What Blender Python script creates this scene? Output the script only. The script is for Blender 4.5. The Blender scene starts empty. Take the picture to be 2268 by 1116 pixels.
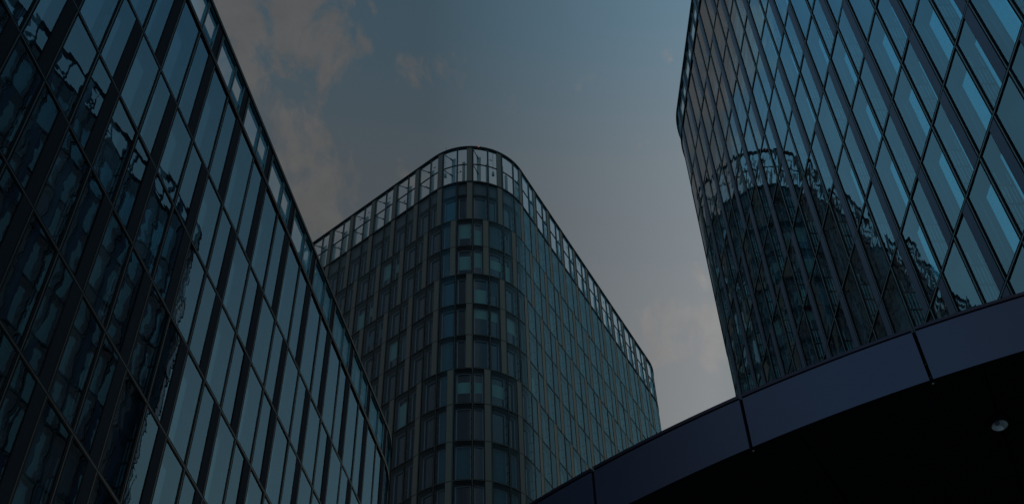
import bpy, math, random
from mathutils import Matrix, Vector
from mathutils.bvhtree import BVHTree
random.seed(7)
S = bpy.context.scene
COL = S.collection
R = math.radians

# ------------------------------------------------------------------ camera
EYE = 1.6
PITCH, ROLL, FPX = 0.86734, 0.03568, 2814.91
cd = bpy.data.cameras.new('camera'); cam = bpy.data.objects.new('camera', cd); COL.objects.link(cam)
cd.sensor_width = 36; cd.lens = FPX / 2268 * 36; cd.clip_start = .1; cd.clip_end = 5000
cam.matrix_world = Matrix.Translation((0, 0, EYE)) @ Matrix.Rotation(math.pi/2 + PITCH, 4, 'X') @ Matrix.Rotation(-ROLL, 4, 'Z')
S.camera = cam

# ------------------------------------------------------------------ world
def N(nt, t, **kw):
    n = nt.nodes.new(t)
    for k, v in kw.items():
        if k in ('ins',):
            for a, b in v.items(): n.inputs[a].default_value = b
        else: setattr(n, k, v)
    return n
def link(nt, a, b): nt.links.new(a, b)
def ramp(nt, fac, stops, interp='EASE'):
    r = N(nt, 'ShaderNodeValToRGB'); cr = r.color_ramp; cr.interpolation = interp
    while len(cr.elements) < len(stops): cr.elements.new(.5)
    for e, (p, c) in zip(cr.elements, stops):
        e.position = p; e.color = (c, c, c, 1) if isinstance(c, (int, float)) else (*c, 1)
    link(nt, fac, r.inputs[0]); return r.outputs[0]
def math_(nt, op, a, b=None, c=None, clamp=False):
    n = N(nt, 'ShaderNodeMath', operation=op, use_clamp=clamp)
    for i, v in enumerate((a, b, c)):
        if v is None: continue
        if isinstance(v, (int, float)): n.inputs[i].default_value = v
        else: link(nt, v, n.inputs[i])
    return n.outputs[0]
def mixc(nt, fac, a, b, mode='MIX'):
    n = N(nt, 'ShaderNodeMix', data_type='RGBA', blend_type=mode)
    for i, v in ((0, fac), (6, a), (7, b)):
        if isinstance(v, (int, float)): n.inputs[i].default_value = v
        elif isinstance(v, tuple): n.inputs[i].default_value = (*v, 1)
        else: link(nt, v, n.inputs[i])
    return n.outputs[2]
def pixdir(u, v):
    a, b = u - 1134, 558 - v
    cr, sr = math.cos(ROLL), math.sin(ROLL)
    x, y = cr*a + sr*b, -sr*a + cr*b
    ct, st = math.cos(PITCH), math.sin(PITCH)
    return Vector((x/FPX, ct - y/FPX*st, st + y/FPX*ct)).normalized()

W = bpy.data.worlds.new('World'); S.world = W; W.use_nodes = True
nt = W.node_tree; nt.nodes.clear()
tc = N(nt, 'ShaderNodeTexCoord'); sep = N(nt, 'ShaderNodeSeparateXYZ'); link(nt, tc.outputs['Generated'], sep.inputs[0])
sky = N(nt, 'ShaderNodeTexSky', sky_type='NISHITA', sun_disc=False, sun_elevation=R(14), sun_rotation=R(35), air_density=1.2, dust_density=2.5)
# thin high haze: blue overhead, grey towards the horizon
base = ramp(nt, sep.outputs[2], [(0, (1.3, 1.3, 1.3)), (.60, (1.95, 1.95, 1.90)), (.72, (1.80, 1.92, 1.98)), (.80, (1.5, 1.82, 2.02)), (.86, (1.0, 1.75, 2.3)), (1, (.7, 1.5, 2.2))], 'LINEAR')
skyc = mixc(nt, .12, base, sky.outputs[0])
# sky by bearing: dimmed north west; unseen west and east lifted blue for glass reflections
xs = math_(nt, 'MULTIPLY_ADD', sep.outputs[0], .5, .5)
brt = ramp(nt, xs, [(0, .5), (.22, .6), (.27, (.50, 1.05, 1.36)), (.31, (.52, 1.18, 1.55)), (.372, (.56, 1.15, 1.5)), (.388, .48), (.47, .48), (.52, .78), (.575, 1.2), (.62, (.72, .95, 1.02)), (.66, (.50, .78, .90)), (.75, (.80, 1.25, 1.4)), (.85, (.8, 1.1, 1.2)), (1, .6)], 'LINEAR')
# clouds: wisps of noise gathered round given bearings
nz = N(nt, 'ShaderNodeTexNoise', ins={'Scale': 17.0, 'Detail': 10.0, 'Roughness': .6, 'Distortion': .35})
mp = N(nt, 'ShaderNodeMapping'); mp.inputs['Scale'].default_value = (1.5, 1, 1.15); mp.inputs['Location'].default_value = (.31, .2, .1)
link(nt, tc.outputs['Generated'], mp.inputs[0]); link(nt, mp.outputs[0], nz.inputs[0])
tot = None
for (u, v, rad, amp) in ((520, 120, 5.4, .52), (660, 480, 3.2, .40), (570, 400, 3, .35), (560, 60, 6.5, .46), (640, 10, 4, .3), (540, 290, 5.0, .40), (600, 430, 4.6, .34), (720, 440, 3.2, .32), (790, 380, 2.4, .2), (890, 190, 2.0, .18), (925, 300, 1.2, .17), (1005, 160, 1.2, .14), (880, 395, 1.6, .16),
                         (1490, 735, 2.5, .54), (1560, 745, 2.0, .46), (1545, 612, 1.1, .34), (1440, 770, 1.8, .2)):
    d = pixdir(u, v)
    dp = N(nt, 'ShaderNodeVectorMath', operation='DOT_PRODUCT'); link(nt, tc.outputs['Generated'], dp.inputs[0]); dp.inputs[1].default_value = d
    mr = N(nt, 'ShaderNodeMapRange', interpolation_type='SMOOTHSTEP'); link(nt, dp.outputs['Value'], mr.inputs[0])
    mr.inputs[1].default_value = math.cos(R(rad*1.08)); mr.inputs[2].default_value = 1.0; mr.inputs[3].default_value = 0; mr.inputs[4].default_value = amp*1.22+.05
    tot = mr.outputs[0] if tot is None else math_(nt, 'MAXIMUM', tot, mr.outputs[0])
cden = math_(nt, 'ADD', math_(nt, 'MULTIPLY_ADD', nz.outputs[0], 2.5, -.75), tot)
cm = N(nt, 'ShaderNodeMapRange', interpolation_type='SMOOTHSTEP'); link(nt, cden, cm.inputs[0])
cm.inputs[1].default_value = .80; cm.inputs[2].default_value = 1.2; cm.inputs[4].default_value = .85
nz2 = N(nt, 'ShaderNodeTexNoise', ins={'Scale': 30.0, 'Detail': 8.0, 'Roughness': .65}); link(nt, tc.outputs['Generated'], nz2.inputs[0])
cc = mixc(nt, nz2.outputs[0], (1.52, 1.53, 1.53), (2.8, 2.74, 2.70))
allc = mixc(nt, cm.outputs[0], skyc, cc)
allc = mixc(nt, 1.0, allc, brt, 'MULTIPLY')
south_fill = ramp(nt, math_(nt, 'MULTIPLY_ADD', sep.outputs[1], .5, .5), [(0, 1.25), (.44, 1.2), (.54, 1.0)], 'LINEAR')  # unseen sky behind the viewer lifted, added fill for the facades
allc = mixc(nt, 1.0, allc, south_fill, 'MULTIPLY')
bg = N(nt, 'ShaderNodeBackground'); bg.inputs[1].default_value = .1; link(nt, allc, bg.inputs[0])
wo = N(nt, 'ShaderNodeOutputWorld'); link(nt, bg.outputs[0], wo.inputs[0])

# ------------------------------------------------------------------ sun (veiled by thin cloud)
sd = bpy.data.lights.new('sun', 'SUN'); so = bpy.data.objects.new('sun', sd); COL.objects.link(so)
sd.energy = .5; sd.angle = R(12); sd.color = (1, .95, .88)
az, el = R(35), R(14)
so.rotation_euler = (-Vector((math.sin(az)*math.cos(el), math.cos(az)*math.cos(el), math.sin(el)))).to_track_quat('-Z', 'Y').to_euler()
S.view_settings.view_transform = 'Standard'; S.view_settings.look = 'None'; S.view_settings.exposure = 0; S.view_settings.gamma = 1

# ------------------------------------------------------------------ materials
def new_mat(name):
    m = bpy.data.materials.new(name); m.use_nodes = True; m.node_tree.nodes.clear(); return m, m.node_tree
def pbr(name, col, rough=.5, metal=0, spec=.5, var=.12, scale=3.0, bump=0, emis=None):
    m, t = new_mat(name); p = N(t, 'ShaderNodeBsdfPrincipled'); o = N(t, 'ShaderNodeOutputMaterial'); link(t, p.outputs[0], o.inputs[0])
    p.inputs['Roughness'].default_value = rough; p.inputs['Metallic'].default_value = metal; p.inputs['Specular IOR Level'].default_value = spec
    g = N(t, 'ShaderNodeNewGeometry')
    n = N(t, 'ShaderNodeTexNoise', ins={'Scale': scale, 'Detail': 5.0, 'Roughness': .6}); link(t, g.outputs['Position'], n.inputs[0])
    c = mixc(t, n.outputs[0], tuple(x*(1-var) for x in col), tuple(min(1, x*(1+var)) for x in col)); link(t, c, p.inputs['Base Color'])
    r = math_(t, 'MULTIPLY_ADD', n.outputs[0], .2*rough, rough*.9); link(t, r, p.inputs['Roughness'])
    if bump:
        b = N(t, 'ShaderNodeBump', ins={'Strength': bump, 'Distance': .02}); link(t, n.outputs[0], b.inputs['Height']); link(t, b.outputs[0], p.inputs['Normal'])
    if emis: p.inputs['Emission Color'].default_value = (*emis[:3], 1); p.inputs['Emission Strength'].default_value = emis[3]
    return m
def glass(name, tint, refl, f0, wob=.5, pw=4.2):
    """coated facade glass: tinted see-through mixed with a mirror that strengthens at grazing angles, slightly wavy"""
    m, t = new_mat(name); o = N(t, 'ShaderNodeOutputMaterial')
    tr = N(t, 'ShaderNodeBsdfTransparent'); tr.inputs[0].default_value = (*tint, 1)
    gl = N(t, 'ShaderNodeBsdfGlossy'); gl.inputs[0].default_value = (*refl, 1); gl.inputs['Roughness'].default_value = .004
    g = N(t, 'ShaderNodeNewGeometry')
    a = N(t, 'ShaderNodeMapping'); a.inputs['Scale'].default_value = (1.1, 1.1, 1.9); link(t, g.outputs['Position'], a.inputs[0])
    n1 = N(t, 'ShaderNodeTexNoise', ins={'Scale': .9, 'Detail': 0.0}); n2 = N(t, 'ShaderNodeTexNoise', ins={'Scale': 2.6, 'Detail': 0.0, 'Distortion': .3})
    link(t, a.outputs[0], n1.inputs[0]); link(t, a.outputs[0], n2.inputs[0])
    h = math_(t, 'MULTIPLY_ADD', n2.outputs[0], .13, n1.outputs[0])
    b = N(t, 'ShaderNodeBump', ins={'Strength': 1.0, 'Distance': .008*wob}); link(t, h, b.inputs['Height']); link(t, b.outputs[0], gl.inputs['Normal'])
    lw = N(t, 'ShaderNodeLayerWeight'); lw.inputs[0].default_value = .5
    f = math_(t, 'POWER', lw.outputs['Facing'], pw); f = math_(t, 'MULTIPLY_ADD', f, 1-f0, f0, True)
    mx = N(t, 'ShaderNodeMixShader'); link(t, f, mx.inputs[0]); link(t, tr.outputs[0], mx.inputs[1]); link(t, gl.outputs[0], mx.inputs[2]); link(t, mx.outputs[0], o.inputs[0])
    return m
def ribbed(name, ca, cb, freq, rough=.55):
    m, t = new_mat(name); p = N(t, 'ShaderNodeBsdfPrincipled'); o = N(t, 'ShaderNodeOutputMaterial'); link(t, p.outputs[0], o.inputs[0])
    g = N(t, 'ShaderNodeNewGeometry'); s = N(t, 'ShaderNodeSeparateXYZ'); link(t, g.outputs['Position'], s.inputs[0])
    w = math_(t, 'SINE', math_(t, 'MULTIPLY', s.outputs[2], freq)); w = math_(t, 'MULTIPLY_ADD', w, .5, .5)
    link(t, mixc(t, w, ca, cb), p.inputs['Base Color']); p.inputs['Roughness'].default_value = rough
    return m
M = dict(
 black=pbr('black_gasket', (.008, .008, .011), .7, 0, .1),
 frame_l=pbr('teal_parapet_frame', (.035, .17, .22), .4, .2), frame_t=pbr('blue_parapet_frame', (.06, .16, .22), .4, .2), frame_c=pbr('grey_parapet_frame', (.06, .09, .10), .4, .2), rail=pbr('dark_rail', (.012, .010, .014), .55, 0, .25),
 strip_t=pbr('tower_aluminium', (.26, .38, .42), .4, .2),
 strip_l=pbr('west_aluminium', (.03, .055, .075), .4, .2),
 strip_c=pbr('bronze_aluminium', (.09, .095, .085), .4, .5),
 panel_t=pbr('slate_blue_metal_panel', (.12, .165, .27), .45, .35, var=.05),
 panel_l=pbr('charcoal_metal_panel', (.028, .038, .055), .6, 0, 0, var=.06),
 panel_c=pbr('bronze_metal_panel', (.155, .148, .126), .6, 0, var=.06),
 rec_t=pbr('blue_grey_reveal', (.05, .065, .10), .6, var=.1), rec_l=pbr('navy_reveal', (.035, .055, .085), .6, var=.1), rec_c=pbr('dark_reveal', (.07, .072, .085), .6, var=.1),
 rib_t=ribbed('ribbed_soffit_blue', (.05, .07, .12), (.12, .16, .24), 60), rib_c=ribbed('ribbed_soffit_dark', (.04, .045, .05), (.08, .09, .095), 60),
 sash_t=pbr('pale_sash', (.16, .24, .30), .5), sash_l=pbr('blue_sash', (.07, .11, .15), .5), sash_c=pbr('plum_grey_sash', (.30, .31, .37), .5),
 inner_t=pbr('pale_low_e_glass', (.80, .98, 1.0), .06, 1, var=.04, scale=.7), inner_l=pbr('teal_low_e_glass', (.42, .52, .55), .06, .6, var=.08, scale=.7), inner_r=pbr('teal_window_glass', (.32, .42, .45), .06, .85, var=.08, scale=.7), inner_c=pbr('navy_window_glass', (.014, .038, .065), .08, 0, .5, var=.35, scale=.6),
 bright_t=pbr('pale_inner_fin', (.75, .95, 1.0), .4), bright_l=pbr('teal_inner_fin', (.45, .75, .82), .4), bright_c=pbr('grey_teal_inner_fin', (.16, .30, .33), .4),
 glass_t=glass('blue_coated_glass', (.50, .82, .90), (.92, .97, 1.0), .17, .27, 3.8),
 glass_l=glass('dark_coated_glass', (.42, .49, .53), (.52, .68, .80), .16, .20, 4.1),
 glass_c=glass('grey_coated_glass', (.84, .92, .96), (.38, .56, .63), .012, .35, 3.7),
 clear=glass('clear_parapet_glass', (.94, .97, .98), (.35, .62, .74), .02, .3),
 blind=pbr('teal_roller_blind', (.19, .38, .36), .7), curtain=pbr('blue_grey_curtain', (.08, .15, .19), .8, var=.4, scale=5),
 slat=ribbed('slatted_blind', (.03, .045, .075), (.09, .12, .17), 90),
 core=pbr('dark_core_wall', (.02, .022, .026), .8), roof=pbr('roof_gravel', (.12, .12, .11), .9),
 post=pbr('grey_green_steel', (.30, .37, .37), .5, .2), steel=pbr('dark_brace_steel', (.03, .035, .045), .5, .3),
 fascia=pbr('midnight_blue_fascia', (.092, .099, .168), .38, .55, var=.06, scale=9, bump=.02), trim=pbr('plum_trim', (.05, .035, .065), .35, .5), soffit=pbr('black_soffit', (.010, .010, .013), .7, spec=.2),
 joint=pbr('black_joint', (.004, .004, .005), .8, spec=.1), clip=pbr('pale_fixing', (.4, .42, .42), .5), chrome=pbr('polished_reflector', (.92, .95, .96), .28, .7), rim=pbr('dark_satin_rim', (.08, .10, .11), .3, .8), lens=pbr('frosted_lens', (.25, .25, .3), .3),
 bird=pbr('black_film', (.008, .008, .01), .6), lamp=pbr('pink_lamp_glass', (.75, .35, .35), .3, emis=(1, .45, .42, .12)), paving=pbr('granite_paving', (.48, .48, .46), .8, scale=.5), asphalt=pbr('asphalt', (.06, .06, .062), .9, scale=2))

# ------------------------------------------------------------------ object helpers
def tag(o, label=None, cat=None, group=None, kind=None):
    for k, v in (('label', label), ('category', cat), ('group', group), ('kind', kind)):
        if v: o[k] = v
    return o
def empty(name, loc):
    o = bpy.data.objects.new(name, None); COL.objects.link(o); o.location = loc; o.empty_display_size = .5; return o

class Path:
    """outline of a facade followed left to right as seen from outside; list of (length, turn radius or 0)"""
    def __init__(s, x, y, head, segs, s0):
        s.segs = []; a = head
        for L, r in segs:
            s.segs.append((s0, s0+L, x, y, a, r))
            if r: x, y = x + r*(math.sin(a+L/r)-math.sin(a)), y - r*(math.cos(a+L/r)-math.cos(a)); a += L/r
            else: x, y = x + L*math.cos(a), y + L*math.sin(a)
            s0 += L
        s.end = s0
    def at(s, q):
        for g in s.segs:
            if q <= g[1] or g is s.segs[-1]: break
        t = q-g[0]; a = g[4]
        if g[5]: r = g[5]; return g[2] + r*(math.sin(a+t/r)-math.sin(a)), g[3] - r*(math.cos(a+t/r)-math.cos(a)), a+t/r
        return g[2]+t*math.cos(a), g[3]+t*math.sin(a), a
    def pt(s, q, z, d):
        x, y, a = s.at(q); return (x - math.sin(a)*d, y + math.cos(a)*d, z)
    def cuts(s, a, b, step=.3):
        c = [a]
        for g in s.segs:
            lo, hi = max(a, g[0]), min(b, g[1])
            if hi-lo < 1e-5: continue
            n = max(1, math.ceil((hi-lo)/step)) if g[5] else 1
            for i in range(1, n+1): c.append(lo+(hi-lo)*i/n)
        if c[-1] < b-1e-5: c.append(b)
        return c

class MB:
    def __init__(s, path=None): s.v = []; s.f = []; s.m = []; s.mats = []; s.p = path; s.sm = []
    def mi(s, m):
        if m not in s.mats: s.mats.append(m)
        return s.mats.index(m)
    def face(s, pts, m, smooth=False):
        i = len(s.v); s.v += [tuple(q) for q in pts]; s.f.append(tuple(range(i, i+len(pts)))); s.m.append(s.mi(m)); s.sm.append(smooth)
    def strip(s, pa, pb, m, smooth=False):
        i = len(s.v); n = len(pa); s.v += pa + pb
        for k in range(n-1): s.f.append((i+k, i+k+1, i+n+k+1, i+n+k)); s.m.append(s.mi(m)); s.sm.append(smooth)
    def pbox(s, a, b, z0, z1, d0, d1, m, back=False):
        """box along the facade path, d measured inwards"""
        c = s.p.cuts(a, b); P = s.p.pt
        lo0 = [P(q, z0, d0) for q in c]; hi0 = [P(q, z1, d0) for q in c]; lo1 = [P(q, z0, d1) for q in c]; hi1 = [P(q, z1, d1) for q in c]
        s.strip(lo0, hi0, m); s.strip(hi0, hi1, m); s.strip(lo1, lo0, m)
        if back: s.strip(hi1, lo1, m)
        s.face([lo1[0], lo0[0], hi0[0], hi1[0]], m); s.face([lo0[-1], lo1[-1], hi1[-1], hi0[-1]], m)
    def pquad(s, a, b, z0, z1, d, m, tilt=0):
        c = s.p.cuts(a, b, .2); n = len(c)-1
        e = [random.uniform(-tilt, tilt) for _ in range(3)]
        f = lambda q, w: d + e[0]*w + e[1]*(q-a)/(b-a) + e[2]*w*(q-a)/(b-a)
        s.strip([s.p.pt(q, z0, f(q, 0)) for q in c], [s.p.pt(q, z1, f(q, 1)) for q in c], m, n > 1)
    def box(s, c, h, m, rot=None):
        V = [Vector((x*h[0], y*h[1], z*h[2])) for x in (-1, 1) for y in (-1, 1) for z in (-1, 1)]
        if rot is not None: V = [rot @ v for v in V]
        V = [tuple(v + Vector(c)) for v in V]
        for f in ((0, 1, 3, 2), (4, 6, 7, 5), (0, 4, 5, 1), (2, 3, 7, 6), (0, 2, 6, 4), (1, 5, 7, 3)): s.face([V[i] for i in f], m)
    def bar(s, a, b, w, m):
        a, b = Vector(a), Vector(b); d = b-a; s.box((a+b)/2, (w/2, w/2, d.length/2), m, d.to_track_quat('Z', 'Y').to_matrix())
    def build(s, name, parent=None, origin=None):
        me = bpy.data.meshes.new(name); loc = Vector(origin) if origin else Vector(s.v[0] if s.v else (0, 0, 0))
        off = loc
        me.from_pydata([tuple(Vector(v)-off) for v in s.v], [], s.f)
        for m in s.mats: me.materials.append(M[m])
        for p, i, k in zip(me.polygons, s.m, s.sm): p.material_index = i; p.use_smooth = k
        if any(s.sm): 
            pass
        o = bpy.data.objects.new(name, me); COL.objects.link(o)
        if parent:
            o.parent = parent
            pl = Vector((0, 0, 0)); q = parent
            while q: pl += q.location; q = q.parent
            o.location = off - pl
        else: o.location = off
        return o

# ------------------------------------------------------------------ facades
H = 3.6
HB = 1.425      # half a bay
RAD = 5.374
SP = dict(
 c=dict(pos=(-3.30679, 68.86486), head=.07749, top=91.11475, par=5.299, h1=5.302, b=1.41256),
 t=dict(pos=(13.14452, 21.29884), head=-1.51407, top=69.43041, par=2.320, h1=4.959, b=1.42969),
 l=dict(pos=(-10.93067, 23.26822), head=1.38843, top=40.39745, par=2.131, h1=4.840, b=1.43167))
def odd_rows(key, r):     # does the wide panel of this storey stand at odd half bays?
    if key == 't': return r <= 1 or r in (6, 7) or r in (12, 13)
    if key == 'l': return r <= 1 or r in (4, 5, 6) or r > 10
    return not (r <= 1 or r in (4, 5, 6) or r in (11, 12, 13, 14, 15))
# centre: arc from s=-3.979 to 5.507 ; path origin such that s=0 sits at pos
d = SP['c']; s1, s2 = -3.97864, 5.50672
hd0 = d['head'] + s1/RAD
X0 = d['pos'][0] + RAD*(math.sin(hd0)-math.sin(d['head'])); Y0 = d['pos'][1] - RAD*(math.cos(hd0)-math.cos(d['head']))
LA = 60*d['b']+s1
endk = 24.6*d['b']
PC = Path(X0-LA*math.cos(hd0), Y0-LA*math.sin(hd0), hd0, [(LA, 0), (s2-s1, RAD), (endk-s2, 0), (RAD*R(85), RAD), (40, 0)], -60*d['b'])
d = SP['t']; sA = -19.25*d['b']; turn = R(88); a0 = d['head']-turn; L0 = 20; LT = 17*d['b']
# tower: far wall, arc, long straight towards the viewer
px, py = d['pos'][0]+sA*math.cos(d['head']), d['pos'][1]+sA*math.sin(d['head'])
cx_, cy_ = px - RAD*(math.sin(d['head'])-math.sin(a0)), py + RAD*(math.cos(d['head'])-math.cos(a0))
PT = Path(cx_-L0*math.cos(a0), cy_-L0*math.sin(a0), a0, [(L0, 0), (RAD*turn, RAD), (LT-sA, 0), (RAD*turn, RAD), (16, 0)], sA-RAD*turn-L0)
d = SP['l']; sB = 16.95*d['b']; LB = -16*d['b']
PL = Path(d['pos'][0]+LB*math.cos(d['head']), d['pos'][1]+LB*math.sin(d['head']), d['head'], [(sB-LB, 0), (RAD*R(95), RAD), (24, 0)], LB)

def proj(p):
    x, y, z = p[0], p[1], p[2]-EYE
    ct, st = math.cos(PITCH), math.sin(PITCH); dd = y*ct+z*st
    if dd <= .1: return None
    a, b = FPX*x/dd, FPX*(-y*st+z*ct)/dd; cr, sr = math.cos(ROLL), math.sin(ROLL)
    return 1134+cr*a-sr*b, 558-(sr*a+cr*b)

# canopy numbers (height over the eye 9 m)
CZ = 9.0; CC = (1.2807*CZ, 2.7891*CZ); CR = 1.9076*CZ; CT = .080*CZ

def coarse(path, top, a, b):
    v = []; f = []; c = path.cuts(a, b, 1.0)
    for q in c: v += [path.pt(q, 0, 0), path.pt(q, top, 0)]
    for i in range(len(c)-1): f.append((2*i, 2*i+2, 2*i+3, 2*i+1))
    return v, f
def cat(*vf):
    V = []; F = []
    for v, f in vf:
        n = len(V); V += v; F += [tuple(i+n for i in g) for g in f]
    return BVHTree.FromPolygons(V, F)
cv = [(CC[0]+CR*math.cos(t/36*math.pi*2), CC[1]+CR*math.sin(t/36*math.pi*2), EYE+CZ) for t in range(36)]
cvt = [(x, y, EYE+CZ+CT) for x, y, z in cv]
canopy_f = [tuple(range(36))] + [(i, (i+1) % 36, 36+(i+1) % 36, 36+i) for i in range(36)]
VIS = {'c': cat(coarse(PL, SP['l']['top']+2.1+EYE, PL.segs[0][0], PL.end), coarse(PT, SP['t']['top']+2.3+EYE, PT.segs[0][0], PT.end), (cv+cvt, canopy_f)), 't': cat((cv+cvt, canopy_f)), 'l': cat((cv+cvt, canopy_f))}
EYEV = Vector((0, 0, EYE))
def seen_area(key, path, s0, s1, z0, z1):
    m = path.pt((s0+s1)/2, (z0+z1)/2, 0); x, y, a = path.at((s0+s1)/2)
    if (m[0]*math.sin(a) - m[1]*math.cos(a)) > 0: return 0       # wall turned away
    q = [path.pt(s0, z0, 0), path.pt(s1, z0, 0), path.pt(s1, z1, 0), path.pt(s0, z1, 0)]
    P = [proj(t) for t in q]
    if any(t is None for t in P): return 0
    P = [(min(2268, max(0, u)), min(1116, max(0, v))) for u, v in P]
    A = abs(sum(P[i][0]*P[(i+1) % 4][1]-P[(i+1) % 4][0]*P[i][1] for i in range(4))/2)
    if A < 4: return 0
    vis = 0
    for t in q + [m]:
        t = Vector(t); dv = t-EYEV; L = dv.length
        if VIS[key].ray_cast(EYEV, dv/L, L-.2)[0] is None: vis += 1
    return A*vis/5

DEP = dict(t=.27, l=.27, c=.40)
D = .3
def bay_window(mb, key, a, b, z0, z1, tall, narrow, rnd):
    D = DEP[key]
    """gaskets, reveal and ribbed head of one opening between path positions a..b (clear of the strips)"""
    rec, rib = 'rec_'+key, 'rib_c' if key == 'c' else ('rib_t' if key == 't' else 'rec_l')
    g = .022
    mb.pbox(a, a+g, z0, z1, -.006, .05, 'black'); mb.pbox(b-g, b, z0, z1, -.006, .05, 'black')
    mb.pbox(a+g, b-g, z0, z0+g, -.005, .05, 'black'); mb.pbox(a+g, b-g, z1-g, z1, -.005, .05, 'black')
    a += g; b -= g; z0 += g; z1 -= g; P = mb.p.pt
    zt = z1
    if tall:
        zt = z1-tall; mb.pbox(a, b, zt, z1, .22, D, rec)
    mb.face([P(a, z0, .05), P(a, z0, D), P(a, z1, D), P(a, z1, .05)][::-1], rec)
    mb.face([P(b, z0, .05), P(b, z0, D), P(b, z1, D), P(b, z1, .05)], rec)
    c = mb.p.cuts(a, b)
    mb.strip([P(q, zt-.01, .05) for q in c], [P(q, zt-.01, D) for q in c], rib)
    mb.strip([P(q, z0, D) for q in c], [P(q, z0, .05) for q in c], rec)
    # ribs under the head
    for i in range(3):
        y = .08 + i*.08; mb.pbox(a, b, zt-.05, zt-.012, y, y+.035, rib)
    return a, b, z0, zt-.01
def bay_inner(mb, key, a, b, z0, z1, narrow, rnd, special):
    D = DEP[key]
    sash, inn, br = 'sash_'+key, 'inner_'+key, 'bright_'+key
    hd = .17 if key == 'c' else .06
    jl = .06
    if key == 'c':
        mb.pbox(a, b, z1-hd, z1, D-.12, D, 'rec_c')
        mb.pbox(a, a+jl, z0, z1-hd, D-.08, D, 'rec_c')
        f = .085
        mb.pbox(a+jl, b, z1-hd-f, z1-hd-.002, D-.05, D, sash); mb.pbox(a+jl, a+jl+f, z0, z1-hd-f, D-.05, D, sash)
        mb.pbox(b-f, b, z0, z1-hd-f, D-.05, D, sash); mb.pbox(a+jl+f, b-f, z0, z0+f, D-.048, D, sash)
        if narrow:
            for k in (.3, .6, .85): mb.pbox(a+.001, a+.03, z0+(z1-z0)*k, z0+(z1-z0)*k+.07, D*.4, D*.6, sash)
        A, B, Z0, Z1 = a+jl+f, b-f, z0+f, z1-hd-f
        mb.pquad(A, B, Z0, Z1, D-.01, 'inner_r' if a > 5.6 else inn)
        if special:
            kind, lo, hi = special
            mb.pquad(A+.01, B-.01, Z0+(Z1-Z0)*lo, Z0+(Z1-Z0)*hi, D-.02, kind)
    elif not narrow:
        f = .05
        mb.pbox(a, b, z1-hd, z1, D-.05, D, 'rec_'+key); mb.pquad(a+f, b, z0+f, z1-hd, D-.01, special[0] if special else inn)
        mb.pbox(a, a+f, z0, z1-hd, D-.04, D, sash); mb.pbox(a+f, b, z0, z0+f, D-.038, D, sash)
    else:
        mb.pquad(a, b-.02, z0, z1-hd, D-.01, inn); mb.pbox(a, b, z1-hd, z1, D-.05, D, 'rec_'+key)
    if key != 'c' or narrow == 0:
        # the divider behind the slim mullion: upright slots crossed by dark brackets
        q0, q1 = (a+.001, a+.012) if narrow else (b-.012, b-.001)
        hh = z1-z0
        for (d0, d1, top_) in ((.30, .42, .78), (.66, .80, .62)):
            mb.pbox(q0, q1, z0+.05, z0+hh*top_, D*d0, D*d1, br, back=True)
        q0, q1 = (a+.001, a+.03) if narrow else (b-.03, b-.001)
        for k in (.12, .36, .60): mb.pbox(q0, q1, z0+hh*k, z0+hh*k+.07, D*.22, D*.9, 'black', back=True)

# particular openings with blinds or curtains: (storey, half-bay index of the bay's left line, narrow?) -> material and height range
SPECIAL = {'c': {(3, -1, 0): ('blind', .25, .8), (3, -1, 1): ('blind', .35, .95), (4, 0, 0): ('blind', 0, .62), (4, 0, 1): ('curtain', .5, 1), (5, 0, 0): ('blind', .68, 1), (5, 0, 1): ('blind', .66, 1), (5, 2, 0): ('blind', .5, 1), (3, -3, 1): ('curtain', .4, 1),
   (6, -2, 0): ('curtain', 0, 1), (6, 4, 0): ('blind', .3, .8), (7, -1, 0): ('blind', .38, .74), (7, -1, 1): ('blind', .38, .74), (7, 1, 0): ('blind', .36, .76), (7, -5, 0): ('blind', .1, .85), (7, -3, 1): ('curtain', 0, 1), (8, -3, 1): ('curtain', .0, 1),
   (9, -1, 0): ('curtain', 0, 1), (9, -3, 1): ('curtain', 0, 1), (9, -7, 0): ('curtain', .1, .95), (5, -6, 1): ('curtain', 0, 1), (2, -3, 1): ('curtain', 0, 1), (10, -5, 0): ('curtain', 0, 1)},
   'l': {(3, -4, 0): ('slat', 0, 1), (3, -4, 1): ('slat', 0, 1)}, 't': {}}

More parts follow.
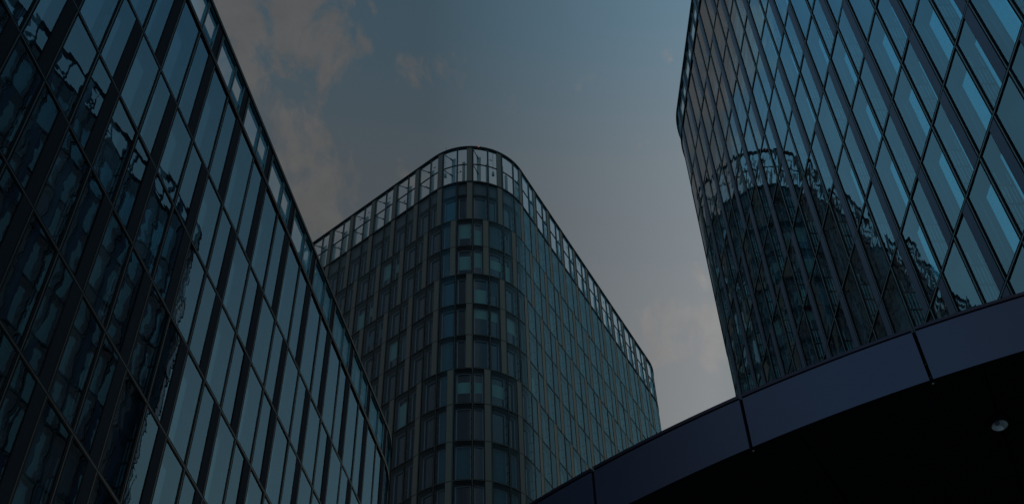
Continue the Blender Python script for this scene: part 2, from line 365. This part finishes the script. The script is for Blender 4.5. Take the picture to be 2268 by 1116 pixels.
def facade(key, path, root, k_lo, k_hi, nrows, group):
    D = DEP[key]; sp = SP[key]; b = sp['b']; top = sp['top']+EYE; e = dict(t=.074, l=.066, c=.05)[key]; band = dict(t=.40, l=.42, c=.46)[key]; hs = dict(t=.024, l=.020, c=.018)[key]
    cells = []
    for r in range(0, nrows+1):
        z1 = top + sp['par'] if r == 0 else (top if r == 1 else top - sp['h1'] - (r-2)*H)
        z0 = top if r == 0 else (top - sp['h1'] if r == 1 else z1-H)
        if z0 < .3: break
        o = 1 if odd_rows(key, r) else 0
        k = k_lo + ((k_lo-o) % 2)
        while k+2 <= k_hi:
            if r > 0: cells.append((seen_area(key, path, k*b, (k+2)*b, z0, z1), r, k, z0, z1))
            else: cells.append((-1, r, k, z0, z1))
            k += 2
    big = sorted([c for c in cells if c[0] > 0], reverse=True)[:100]
    bigset = {(c[1], c[2]) for c in big}
    rest = {n: MB(path) for n in ('window', 'glass_pane', 'inner_window', 'panel')}
    for A, r, k, z0, z1 in cells:
        if r == 0: continue
        own = (r, k) in bigset
        s0 = k*b; m = s0+b; s3 = s0+2*b
        tall = (sp['h1']-H if key == 'c' else .9) if r == 1 else 0
        rnd = random.random()
        for narrow, (qa, qb) in enumerate(((s0+e, m-e), (m+e, s3-e-band))):
            w = MB(path) if own else rest['window']; g = MB(path) if own else rest['glass_pane']; i = MB(path) if own else rest['inner_window']
            a, c, y0, y1 = bay_window(w, key, qa, qb, z0+e, z1-e, tall, narrow, rnd)
            if not narrow: w.pbox(m-hs, m+hs, z0+hs, z1-hs, -.012, .05, 'strip_'+key); w.pbox(m-e+.001, m+e-.001, z0+hs, z1-hs, .0, D, 'black')
            sp_ = SPECIAL[key].get((r, k, narrow))
            if sp_ is None and key == 'c' and rnd < .12: sp_ = ('blind' if rnd < .05 else 'curtain', random.choice((0, .4)), random.choice((.75, 1)))
            if sp_ is None and key != 'c' and not narrow and rnd < .09: sp_ = ('sash_'+key, 0, 1)
            g.pquad(qa+.03, qb-.03, z0+e+.03, z1-e-.03, .012, 'glass_'+key, tilt=.006)
            bay_inner(i, key, a, c, y0, y1, narrow, rnd, sp_)
            if own:
                wo_ = w.build('narrow_window' if narrow else 'window', root)
                g.build('glass_pane', wo_); i.build('inner_window', wo_)
        p = MB(path) if own else rest['panel']
        p.pbox(s3-e-band, s3-e, z0+e, z1-e, -.012, D, 'panel_'+key)
        p.pbox(s3-e+.001, s3-hs-.002, z0+hs, z1-hs, -.016, D, 'black'); p.pbox(s3+hs+.002, s3+e-.001, z0+hs, z1-hs, -.016, D, 'black')
        p.pbox(s3-hs, s3+hs, z0+hs+.001, z1-hs-.001, -.012, .05, 'strip_'+key)
        if own: p.build('cladding_panel', root)
    for n, nm in (('window', 'window'), ('glass_pane', 'glass_pane'), ('inner_window', 'inner_window'), ('panel', 'cladding_panel')):
        if rest[n].f: tag(rest[n].build(nm, root), kind='stuff')
    # floor transoms
    z = top; n = 0
    while z > .5:
        tb = MB(path)
        tb.pbox(k_lo*b, k_hi*b, z-hs, z+hs, -.014, .26, 'strip_'+key)
        tb.pbox(k_lo*b, k_hi*b, z+hs+.002, z+e-.001, -.013, .26, 'black'); tb.pbox(k_lo*b, k_hi*b, z-e+.001, z-hs-.002, -.013, .26, 'black')
        if n == 0: tb.pbox(k_lo*b, k_hi*b, z-.1, z+.1, -.05, .02, 'rail')
        tb.build('floor_transom', root); z = z - (sp['h1'] if n == 0 else H); n += 1
    # parapet screen
    pz1 = top+sp['par']
    rb = MB(path); rb.pbox(k_lo*b-.2, k_hi*b+.2, pz1-.09, pz1+.09, -.08, .22, 'rail', back=True); rb.build('roof_rail', root)
    npar = 0
    for A, r, k, z0, z1 in cells:
        if r: continue
        s0 = k*b; m = s0+b; s3 = s0+2*b
        x = proj(path.pt(m, (z0+z1)/2, 0))
        inview = x and -60 < x[0] < 2330 and -60 < x[1] < 1180
        if not inview and npar > 0 and not (key != 'c'): pass
        p = MB(path); p.pbox(s3-e-band, s3-e, z0+.1, z1-.09, -.012, .14, 'panel_'+key, back=True); p.pbox(s3-.059, s3+.059, z0+.1, z1-.09, -.035, .14, 'rail', back=True)
        g = MB(path); f = MB(path)
        mid = z0+(z1-z0)*.5
        for n_, (qa, qb) in enumerate(((s0+e, m-.04), (m+.04, s3-e-band))):
            g.pquad(qa, qb, z0+.12, z1-.1, .02, 'clear', tilt=.004)
            f.pbox(qa, qa+.035, z0+.1, z1-.1, -.02, .06, 'frame_'+key, back=True); f.pbox(qb-.035, qb, z0+.1, z1-.1, -.02, .06, 'frame_'+key, back=True)
            f.pbox(qa+.035, qb-.035, z1-.15, z1-.1, -.018, .06, 'frame_'+key, back=True)
            if key == 'c': f.pbox(qa+.035, qb-.035, mid-.035, mid+.035, -.02, .08, 'rail', back=True)
            elif n_: f.pbox(qa+.035, qb-.035, z0+.62, z0+.74, .05, .14, 'steel', back=True)
        f.pbox(m-.035, m+.035, z0+.1, z1-.09, -.03, .12, 'rail', back=True)
        if key == 'c':
            # inner post and the brackets that tie the screen back to it
            f.pbox(s0+.50, s0+.94, z0, z1-.30, .85, 1.0, 'post', back=True); f.pbox(m+.25, m+.60, z0, z1-.75, 1.1, 1.25, 'post', back=True)
            for zz in (z1-.35, mid-.1):
                f.bar(path.pt(s0+.1, zz, .1), path.pt(s0+.65, zz-.18, .86), .06, 'steel'); f.bar(path.pt(s0+.45, zz-.12, .6), path.pt(s0+.65, zz-.18, .86), .11, 'steel')
        if inview:
            p.build('parapet_panel', root); fo = f.build('parapet_frame', root); g.build('glass_pane', fo); npar += 1
        else:
            for q, nme in ((p, 'parapet_panel'), (f, 'parapet_frame'), (g, 'glass_pane')):
                off.setdefault((key, nme), MB(path)); t = off[(key, nme)]
                n0 = len(t.v); t.v += q.v; t.f += [tuple(i+n0 for i in ff) for ff in q.f]; t.m += [t.mi(q.mats[i]) for i in q.m]; t.sm += q.sm
    for (kk, nme), t in list(off.items()):
        if kk == key and t.f: tag(t.build(nme, root), kind='stuff')
    # solid body behind the facade
    cb = MB(path); c = path.cuts(path.segs[0][0], path.end, .8)
    low = [path.pt(q, 0, D+.004) for q in c]; hi = [path.pt(q, top-.05, D+.004) for q in c]
    cb.strip(low, hi, 'core'); cb.face([low[-1], low[0], hi[0], hi[-1]], 'core'); cb.face(hi, 'roof')
    cb.build('core_wall', root)
    # plain glazed returns where the wall runs out of sight
    for (qa, qb) in ((path.segs[0][0], k_lo*b), (k_hi*b, path.end)):
        if qb-qa > .3:
            ub = MB(path); ub.pbox(qa, qb, 0, top, 0, D, 'inner_c'); ub.pbox(qa, qb, top, pz1, 0, .1, 'clear' if False else 'panel_'+key, back=True); ub.build('return_wall', root)
off = {}

# ground first
gb = MB(); gb.face([(-3000, -3000, 0), (3000, -3000, 0), (3000, 3000, 0), (-3000, 3000, 0)], 'asphalt'); tag(gb.build('ground', origin=(0, 0, 0)), kind='structure')
pb = MB(); pb.box((0, 20, .06), (60, 60, .055), 'paving'); tag(pb.build('pavement', origin=(0, 0, 0)), kind='structure')

def root_at(name, path, s, label, cat_):
    x, y, a = path.at(s); return tag(empty(name, (x, y, 0)), label, cat_)
rc = root_at('office_building', PC, 0, 'grey-brown office block with rounded corner and tall see-through parapet, between the other two buildings', 'building')
rt = root_at('glass_tower', PT, 0, 'tall blue glass tower rising above the curved canopy, reflecting the rounded block opposite', 'building')
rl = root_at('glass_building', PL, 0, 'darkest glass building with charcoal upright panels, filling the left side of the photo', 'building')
facade('c', PC, rc, -34, 32, 20, '')
facade('t', PT, rt, -26, 16, 18, '')
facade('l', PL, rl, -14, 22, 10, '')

# ------------------------------------------------------------------ black bird stickers on the parapet glass
BIRD = [(-.5, .12), (-.28, .2), (-.1, .06), (.02, .10), (.12, .3), (.3, .42), (.2, .16), (.22, .0), (.5, -.1), (.2, -.1), (.05, -.2), (-.05, -.05), (-.22, .06)]
rnd = random.Random(3)
bz = SP['c']['top']+EYE
spots = [(-13.3, .78), (-11.3, .3), (-9.4, .72), (-8.6, .75), (-6.7, .75), (-5.3, .30), (-3.4, .28), (-2.7, .72), (-.8, .28), (1.2, .72), (3.4, .30), (7.5, .35), (10.6, .78), (12.4, .8), (15.5, .3), (16.5, .75), (19.4, .3)]
for k, w in spots:
    mb = MB(PC); s = k*SP['c']['b']; z = bz+.2+w*4.8; sc = rnd.uniform(.40, .55); an = rnd.uniform(-.7, .9)*1.0
    P2 = [(x*math.cos(an)-y*math.sin(an), x*math.sin(an)+y*math.cos(an)) for x, y in BIRD]
    fr = [PC.pt(s+x*sc, z+y*sc, -.002) for x, y in P2]; bk = [PC.pt(s+x*sc, z+y*sc, .004) for x, y in P2]
    mb.face(fr, 'bird'); mb.face(bk[::-1], 'bird')
    for i in range(len(fr)): mb.face([fr[i], bk[i], bk[(i+1) % len(fr)], fr[(i+1) % len(fr)]], 'bird')
    mb.build('bird_sticker', rc)
# roof lamp and whip aerials
def lathe(mb, c, prof, m, n=20, mat3=None):
    rings = []
    for r_, z_ in prof:
        ring = [Vector((r_*math.cos(2*math.pi*i/n), r_*math.sin(2*math.pi*i/n), z_)) for i in range(n)]
        rings.append([tuple((mat3 @ q if mat3 else q)+Vector(c)) for q in ring])
    for a, b_ in zip(rings, rings[1:]):
        for i in range(n): mb.face([a[i], a[(i+1) % n], b_[(i+1) % n], b_[i]], m, True)
pz = bz+SP['c']['par']
mb = MB(); c = PC.pt(.38*SP['c']['b'], pz, -.12); lathe(mb, (c[0], c[1], c[2]-.12), [(0, .03), (.08, .05), (.09, .12), (.07, .20), (0, .24)], 'lamp'); mb.build('roof_lamp', rc)
for k, hh in ((-2.7, 4.5), (2.1, 4.0)):
    mb = MB(); c = PC.pt(k*1.41, pz-1.2, 1.6); mb.bar(c, (c[0], c[1], c[2]+hh), .05, 'post'); mb.box((c[0], c[1], c[2]), (.12, .12, .2), 'post'); mb.build('aerial', rc)

# ------------------------------------------------------------------ canopy
zc = EYE+CZ
tip = tag(empty('canopy', (CC[0], CC[1], zc)), 'dark blue metal canopy with curved edge and black underside, below the blue tower', 'canopy')
def cpt(a, r_, z): return (CC[0]+r_*math.cos(a), CC[1]+r_*math.sin(a), z)
def ang(u, v):
    d_ = pixdir(u, v); k = CZ/d_.z; return math.atan2(d_.y*k-CC[1], d_.x*k-CC[0]) % (2*math.pi)
j1, j2 = ang(1665, 992), ang(2062, 838)
step = j2-j1
A0 = j1-step*.045*0
joints = [j1+i*step for i in range(-7, 9)]
gap = .019/CR
ftop = zc+CT
for i in range(len(joints)-1):
    a, b_ = joints[i]+gap, joints[i+1]-gap
    mb = MB(); n = 16; A = [a+(b_-a)*t/n for t in range(n+1)]
    o0 = [cpt(t, CR, zc) for t in A]; o1 = [cpt(t, CR, ftop-.015) for t in A]; i0 = [cpt(t, CR-.12, zc) for t in A]; i1 = [cpt(t, CR-.12, ftop-.015) for t in A]
    mb.strip(o0, o1, 'fascia', True); mb.strip(i0, o0, 'soffit'); mb.strip(o1, i1, 'fascia')
    mb.face([i0[0], o0[0], o1[0], i1[0]], 'fascia'); mb.face([o0[-1], i0[-1], i1[-1], o1[-1]], 'fascia')
    mb.build('fascia_panel', tip)
    mb = MB()
    for (r0, r1, z0, z1, m_) in ((CR-.3, CR+.012, ftop+.0, ftop+.042, 'trim'),):
        q0 = [cpt(t, r1, z0) for t in A]; q1 = [cpt(t, r1, z1) for t in A]; p0 = [cpt(t, r0, z0) for t in A]; p1 = [cpt(t, r0, z1) for t in A]
        mb.strip(q0, q1, m_, True); mb.strip(p0, q0, m_); mb.strip(q1, p1, m_)
        mb.face([p0[0], q0[0], q1[0], p1[0]], m_); mb.face([q0[-1], p0[-1], p1[-1], q1[-1]], m_)
    mb.build('edge_trim', tip)
    # fixings in the open joint
    mb = MB()
    for f_ in (.12, .38): 
        c = cpt(joints[i+1], CR-.06, zc+CT*f_); mb.box(c, (.004, .004, .004), 'clip')
    c = cpt(joints[i+1], CR-.05, zc-.015); mb.box(c, (.010, .010, .005), 'clip')
    mb.build('joint_fixing', tip)
mb = MB(); A = [joints[0]+(joints[-1]-joints[0])*t/120 for t in range(121)]
mb.strip([cpt(t, CR-.10, zc+.01) for t in A], [cpt(t, CR-.10, ftop+.02) for t in A], 'joint'); mb.build('joint_backing', tip)
# underside boards with open seams, cut along rings and rays, and the roof sheet
mb = MB()
n = 96
def sof_ring(r0, r1, n, a_off, m='soffit'):
    for i in range(n):
        a, b_ = 2*math.pi*(i+a_off)/n, 2*math.pi*(i+1+a_off)/n; gr = .008/max(r0, 1); k = 6
        T = [a+gr+(b_-a-2*gr)*t/k for t in range(k+1)]
        mb.strip([cpt(t, r1-.008, zc+.005) for t in T], [cpt(t, r0+.008, zc+.005) for t in T], m)
ring_r = [CR-.12, CR-3.2, CR-6.3, CR-9.4, CR-12.5, 1]
for i in range(5): sof_ring(ring_r[i+1], ring_r[i], 54, .0)
mb.build('soffit', tip)
mb = MB(); T = [2*math.pi*t/120 for t in range(121)]
mb.face([cpt(t, CR-.12, zc+.05) for t in T[:-1]][::-1], 'joint'); mb.face([cpt(t, CR-.05, ftop+.03) for t in T[:-1]], 'roof'); mb.build('canopy_roof', tip)
# downlight
d_ = pixdir(2210.5, 932.5); k = CZ/d_.z; lc = (d_.x*k, d_.y*k, zc)
dl = tag(empty('downlight', lc), 'round unlit recessed downlight with polished rim in the black underside of the canopy', 'downlight')
mb = MB(); lathe(mb, lc, [(.094, .004), (.094, -.060), (.088, -.063), (.083, -.058)], 'rim', 40); mb.build('rim', dl)
mb = MB(); lathe(mb, lc, [(.084, -.060), (.072, -.036), (.062, -.016), (.054, -.003), (0, -.001)], 'chrome', 40); mb.build('reflector', dl)
mb = MB(); lathe(mb, (lc[0]-.012, lc[1]+.012, lc[2]), [(0.0, -.036), (.022, -.032), (.028, -.020), (.028, -.002)], 'lens', 24); mb.build('bulb', dl)
